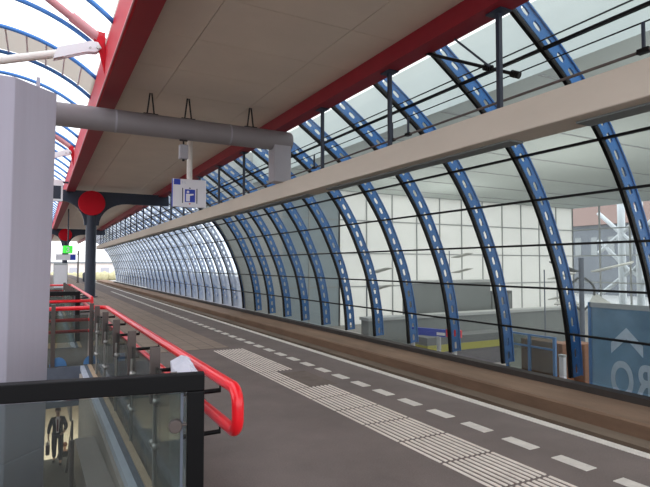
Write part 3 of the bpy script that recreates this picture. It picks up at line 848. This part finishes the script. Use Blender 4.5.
for k in range(20):
    b = BM(); add_box(b, (-.06,-21+2.2*k,4.8), (.0,-20.2+2.2*k,7.0)); obj('window', b, M['hallgrey_light'], t)
# kiosk volumes
t = thing('kiosk', 'long grey kiosk block standing in front of the white gridded wall', 'kiosk', (16, 18, -2))
b = BM(); add_box(b, (-2.0,0,0), (2.6,.7,2.88)); obj('main_block', b, M['hallgrey'], t, bevel=.02)
b = BM(); add_box(b, (2.6,.3,0), (4.35,.7,2.35)); obj('louvred_annex', b, M['hallgrey_dark'], t)
for k in range(6):
    b = BM(); add_box(b, (2.7+.27*k,.26,.4), (2.9+.27*k,.3,2.2)); obj('louvre', b, M['hallgrey'], t)
b = BM(); add_box(b, (-2.1,-.05,2.8), (2.7,.75,2.92)); obj('roof_edge', b, M['hallgrey_light'], t)
t = thing('counter_wall', 'long low mid-grey counter wall across the hall behind the sign bar', 'counter', (10.6, 16.2, -2))
b = BM(); add_box(b, (0,0,0), (12,.5,1.55)); obj('wall_front', b, M['hallgrey'], t)
b = BM(); add_box(b, (-.05,-.08,1.55), (12.05,.55,1.66)); obj('worktop', b, M['hallgrey_light'], t)
t = thing('shop_counter', 'dark shop counter with a yellow fascia in the hall behind the blue shelter', 'counter', (13.6, 14.2, -2))
b = BM(); add_box(b, (-1.9,0,0), (1.8,.8,.6)); obj('counter_front', b, M['darkpane'], t)
b = BM(); add_box(b, (-1.95,-.04,.6), (1.85,.8,.84)); obj('yellow_fascia', b, M['yellow'], t)
b = BM(); add_box(b, (-1.95,-.02,.84), (1.85,.8,1.1)); obj('top_board', b, M['hallgrey_dark'], t)
# blue and red sign bar
t = thing('sign_bar', 'blue sign bar with red end on pale posts behind the glass', 'sign', (11.35, 13.5, -2), None, R(22.6))
b = BM(); add_box(b, (-.05,-.45,1.28), (.05,.95,1.52)); obj('blue_board', b, M['signblue'], t)
b = BM(); add_box(b, (-.05,-.98,1.30), (.05,-.48,1.54)); obj('red_board', b, M['signred'], t)
b = BM(); add_box(b, (-.056,-.45,1.33), (-.05,-.15,1.42)); obj('white_stripe', b, M['white'], t)
for y in (.75, -.2, -.75):
    b = BM(); add_tube(b, [(0,y,0),(0,y,1.3)], .07, 10); obj('post', b, M['hallgrey_light'], t, smooth=2)
# blue framed shelter
t = thing('glass_shelter', 'low blue-framed glass shelter standing behind the glazed wall', 'shelter', (10.35, 8.1, -2))
b = BM()
for y in (0, .7, 1.38): add_box(b, (-.03,y-.03,0), (.03,y+.03,1.95))
for z in (1.02, 1.66, 1.93): add_box(b, (-.02,0,z-.02), (.02,1.38,z+.02))
obj('frame', b, M['frameblue'], t)
b = BM(); add_box(b, (-.01,.03,1.05), (.01,1.36,1.9)); obj('pane', b, M['railglass'], t)
b = BM(); add_box(b, (.4,.1,0), (.8,1.3,1.75)); obj('back_panel', b, M['rust'], t)
t = thing('white_post', 'short white post beside the blue-framed shelter', 'post', (10.3, 7.86, -2))
b = BM(); add_box(b, (-.05,-.06,0), (.05,.06,1.55)); obj('shaft', b, M['white'], t, bevel=.01)
b = BM(); add_box(b, (-.06,-.07,1.55), (.06,.07,1.6)); obj('cap', b, M['hallgrey_light'], t)
t = thing('ticket_machine', 'brown and orange ticket machine between the blue rib and the METRO panel', 'machine', (11.4, 8.25, -2))
b = BM(); add_box(b, (-.2,-.3,0), (.2,.3,1.75)); obj('cabinet', b, M['rust'], t, bevel=.02)
b = BM(); add_box(b, (-.22,-.24,1.2), (-.2,.24,1.6)); obj('screen', b, M['darkpane'], t)
b = BM(); add_box(b, (-.24,-.2,1.62), (-.2,.2,1.68)); obj('light', b, M['white'], t)
# METRO panel, read from the far side
t = thing('metro_panel', 'blue glass panel with white arrow and METRO lettering seen mirrored from behind', 'sign', (10.2, 5.2, -2))
b = BM(); add_box(b, (-.012,-2.2,.2), (.012,1.9,2.72)); obj('glass_board', b, M['metroglass'], t)
b = BM(); add_box(b, (-.03,-2.2,2.72), (.03,1.9,2.82)); obj('top_rail', b, M['hallgrey_light'], t)
for y in (-2.2, 1.9):
    b = BM(); add_box(b, (-.03,y-.03,0), (.03,y+.03,2.82)); obj('post', b, M['frameblue'], t)
WL = mat("panel_white", (200, 214, 226), .5)
b = BM(); add_prism(b, [(.80,1.83),(1.12,2.33),(1.44,1.83),(1.44,2.02)[:2],(1.12,2.36),(.80,2.02)][:3] + [(1.44,1.83)][:0], 'X', -.03, -.02); b.free()
b = BM(); add_prism(b, [(.80,1.82),(1.12,2.14),(1.44,1.82),(1.44,2.04),(1.12,2.36),(.80,2.04)], 'X', -.02, -.013); obj('arrow', b, WL, t)
b = BM(); add_prism(b, [(.02,1.82),(.10,1.82),(.10,2.36),(.02,2.36)], 'X', -.02, -.013); obj('divider', b, WL, t)
text('lettering', 'METRO', .98, WL, (-.016, 1.47, 1.0), (R(90),0,R(90)), t, bold=.022, extr=.003, ax='RIGHT', sx=.6)
# hall lamps with reflector panels
def hall_lamp(x, y, h, label, wings):
    t = thing('reflector_lamp', label, 'lamp', (x, y, -2), 'reflector lamps in the hall', R(-45))
    b = BM(); add_tube(b, [(0,0,0),(0,0,h)], .085 if wings > 1 else .025, 12); obj('post', b, M['strip_blue'], t, smooth=2)
    if wings > 1:
        for s in (-1, 1):
            q = .55 if s < 0 else 1.0
            b = BM(); v = [b.verts.new(p) for p in ((s*.25*q,-.35,h-.5),(s*1.5*q,-.35,h-.22),(s*1.8*q,.55,h-.15),(s*.7*q,.55,h-.5))]; b.faces.new(v)
            o = obj('upper_reflector', b, M['lamp_panel'] if s > 0 else M['hallgrey_dark'], t); o.modifiers.new("s", 'SOLIDIFY').thickness = .05
            b = BM(); v = [b.verts.new(p) for p in ((s*.12,-.3,h-1.65),(s*.95,-.3,h-1.65),(s*.42,.1,h-1.25))]; b.faces.new(v)
            o = obj('lower_reflector', b, M['lamp_panel'], t); o.modifiers.new("s", 'SOLIDIFY').thickness = .05
            b = BM(); add_tube(b, catmull([(0,0,h-1.9),(s*.35,0,h-1.5),(s*.38,0,h-1.0),(s*.1,0,h-.7)], 5), .04, 8); obj('curved_arm', b, M['hallgrey_dark'], t, smooth=True)
    else:
        for z in (h-.15, h-1.0):
            b = BM(); v = [b.verts.new(p) for p in ((.1,-.2,z-.25),(1.0,-.2,z+.0),(1.3,.4,z+.0),(.5,.4,z-.25))]; b.faces.new(v)
            o = obj('reflector', b, M['lamp_panel'], t); o.modifiers.new("s", 'SOLIDIFY').thickness = .04
hall_lamp(16.8, 12.0, 3.85, 'tall hall lamp with four pale reflector panels above the METRO panel', 2)
hall_lamp(18.6, 15.0, 3.4, 'slim hall lamp with pale reflectors in front of the white wall near its right end', 1)
hall_lamp(20.2, 22.6, 4.4, 'slim hall lamp with pale reflectors just behind the long grey kiosk', 1)
hall_lamp(14.3, 22.0, 3.6, 'slim hall lamp with pale reflectors near the left end of the white wall', 1)

# ------------------------------------------------------------------ far end of the platform
t = thing('platform_number_sign', 'lit green square platform sign with white number 3 over a blue and white board', 'sign', (1.66, 40, 2.05))
b = BM(); add_box(b, (-.3,-.08,.35), (.3,.08,.88)); obj('green_box', b, M['signgreen'], t, bevel=.05)
text('lettering', '3', .5, M['signwhite'], (0,-.085,.44), (R(90),0,0), t, bold=.01)
b = BM(); add_box(b, (-.75,-.06,-.12), (.15,.06,.26)); obj('white_board', b, M['signwhite'], t)
b = BM(); add_box(b, (.15,-.06,-.12), (.5,.06,.26)); obj('blue_board', b, M['signblue'], t)
b = BM(); add_tube(b, [(0,0,.26),(0,0,3.4)], .04, 8); add_bar(b, (-.8,0,.3), (1.0,0,.3), .05, .05); obj('hanger', b, M['navy'], t)
t = thing('platform_cabinet', 'light grey cabinet standing behind the farther stair railing', 'cabinet', (1.22, 39.5, 0))
b = BM(); add_box(b, (-.42,-.3,.0), (.42,.3,1.72)); obj('cabinet_body', b, M['hallgrey_light'], t, bevel=.02)
b = BM(); add_box(b, (-.38,-.31,.1), (.38,-.3,1.6)); obj('door', b, M['white'], t)
t = thing('information_display', 'white-framed dark display hanging beside the near canopy column', 'display', (.55, 26, 4.42))
b = BM(); add_box(b, (-.34,-.1,0), (.28,.1,.95)); obj('frame', b, M['white'], t, bevel=.02)
b = BM(); add_box(b, (-.3,-.11,.1), (.2,-.1,.68)); obj('screen', b, M['navy'], t)
b = BM(); add_box(b, (.2,-.04,.82), (.62,.04,.9)); obj('bracket', b, M['navy'], t)
t = thing('lamp_post', 'slim dark post standing at the far end of the platform', 'post', (3.0, 52, 0))
b = BM(); add_tube(b, [(0,0,0),(0,0,2.9)], .07, 10); obj('shaft', b, M['post'], t, smooth=2)
b = BM(); add_lathe(b, [(.14,0),(.14,.05),(.08,.08)], 12); obj('base', b, M['post'], t)
t = thing('waste_bin', 'small dark waste bin by the far end of the glazed wall', 'bin', (3.95, 55, 0))
b = BM(); add_lathe(b, [(.3,0),(.36,.1),(.38,.7),(.33,.85),(.2,.92)], 16); obj('bin_body', b, M['navy'], t, smooth=2)
b = BM(); add_box(b, (-.16,-.39,.6), (.16,-.34,.72)); obj('opening', b, M['black'], t)
t = thing('distant_building', 'pale pinkish low building beyond the far end of the platform', 'building', (2, 130, -1.4))
b = BM(); add_box(b, (-26,0,0), (14,12,3.4)); obj('walls', b, M['pinkwall'], t)
b = BM(); add_box(b, (-26.4,-.4,3.4), (14.4,12.4,3.7)); obj('roof', b, M['building'], t)
for k in range(12):
    b = BM(); add_box(b, (-25+3.2*k,-.1,1.2), (-23.2+3.2*k,0,2.4)); obj('window', b, M['plate'], t)
b = BM(); random.seed(3)
for k in range(60):
    x = -20 + k*.6; bmesh.ops.create_icosphere(b, subdivisions=1, radius=random.uniform(.7,1.2), matrix=Matrix.Translation((x, 112 + random.uniform(-.6,.6), -.7)))
h = obj('hedge', b, M['hedge'], smooth=True); tag(h, 'pale green hedge beyond the far end of the platform', 'hedge'); h['kind'] = 'stuff'
# pale barrier wall outside the bright far stretch of the tube
box_struct('wall_outside', (12.4,28,-2.0), (12.6,72,.75), M['plate'])

# ------------------------------------------------------------------ light
W = bpy.data.worlds.new("overcast"); S.world = W; W.use_nodes = True
N = W.node_tree.nodes; L = W.node_tree.links
bg = N["Background"]; tc = N.new("ShaderNodeTexCoord"); nz = N.new("ShaderNodeTexNoise"); nz.inputs["Scale"].default_value = 1.6; nz.inputs["Detail"].default_value = 4
cr = N.new("ShaderNodeValToRGB"); cr.color_ramp.elements[0].color = (.80, .88, 1.0, 1); cr.color_ramp.elements[1].color = (1, 1, 1, 1)
cr.color_ramp.elements[0].position = .3; cr.color_ramp.elements[1].position = .65
L.new(tc.outputs["Generated"], nz.inputs["Vector"]); L.new(nz.outputs["Fac"], cr.inputs["Fac"]); L.new(cr.outputs["Color"], bg.inputs["Color"])
bg.inputs["Strength"].default_value = 1.55
def area(name, loc, rot, sx, sy, e, col=(1,1,1)):
    l = bpy.data.lights.new(name, 'AREA'); l.shape = 'RECTANGLE'; l.size = sx; l.size_y = sy; l.energy = e; l.color = col
    o = bpy.data.objects.new(name, l); COL.objects.link(o); o.location = loc; o.rotation_euler = rot
area('lower_hall_fill', (0, 27, -1.5), (0,0,0), 8, 8, 900, (1,.92,.8))  # unseen fill light added to brighten the lower hall
area('concourse_fill', (22, 14, 5.8), (0,0,0), 18, 18, 800, (1,.98,.94))  # added fill without a fitting of its own, lifts the concourse

for x, y, z in ((16.8,12.0,2.2),(18.6,15.0,1.8),(20.2,22.6,2.7),(14.3,22.0,1.9),(12.5,4,2.0)):
    l = bpy.data.lights.new('hall_ceiling_fill', 'SPOT'); l.energy = 200; l.spot_size = R(165); l.spot_blend = .6; l.shadow_soft_size = .1; l.color = (1,.98,.95)  # spots added to brighten the hall ceiling; the last has no lamp post
    o = bpy.data.objects.new('hall_ceiling_fill', l); COL.objects.link(o); o.location = (x, y, z); o.rotation_euler = (PI, 0, 0)
# ------------------------------------------------------------------ camera
cd = bpy.data.cameras.new("camera"); cam = bpy.data.objects.new("camera", cd); COL.objects.link(cam)
cd.sensor_width = 36; cd.lens = 525/650*36; cd.clip_end = 500; cd.clip_start = .05
cam.location = (0, 0, 1.6); cam.rotation_euler = (R(90 + 2.345), 0, -R(28.4755))
S.camera = cam
S.view_settings.view_transform = 'Standard'; S.view_settings.look = 'None'; S.view_settings.exposure = 0.62
S.cycles.use_denoising = True
S.cycles.max_bounces = 8; S.cycles.transparent_max_bounces = 40; S.cycles.transmission_bounces = 8
S.cycles.caustics_reflective = False; S.cycles.caustics_refractive = False
S.cycles.sample_clamp_indirect = 6
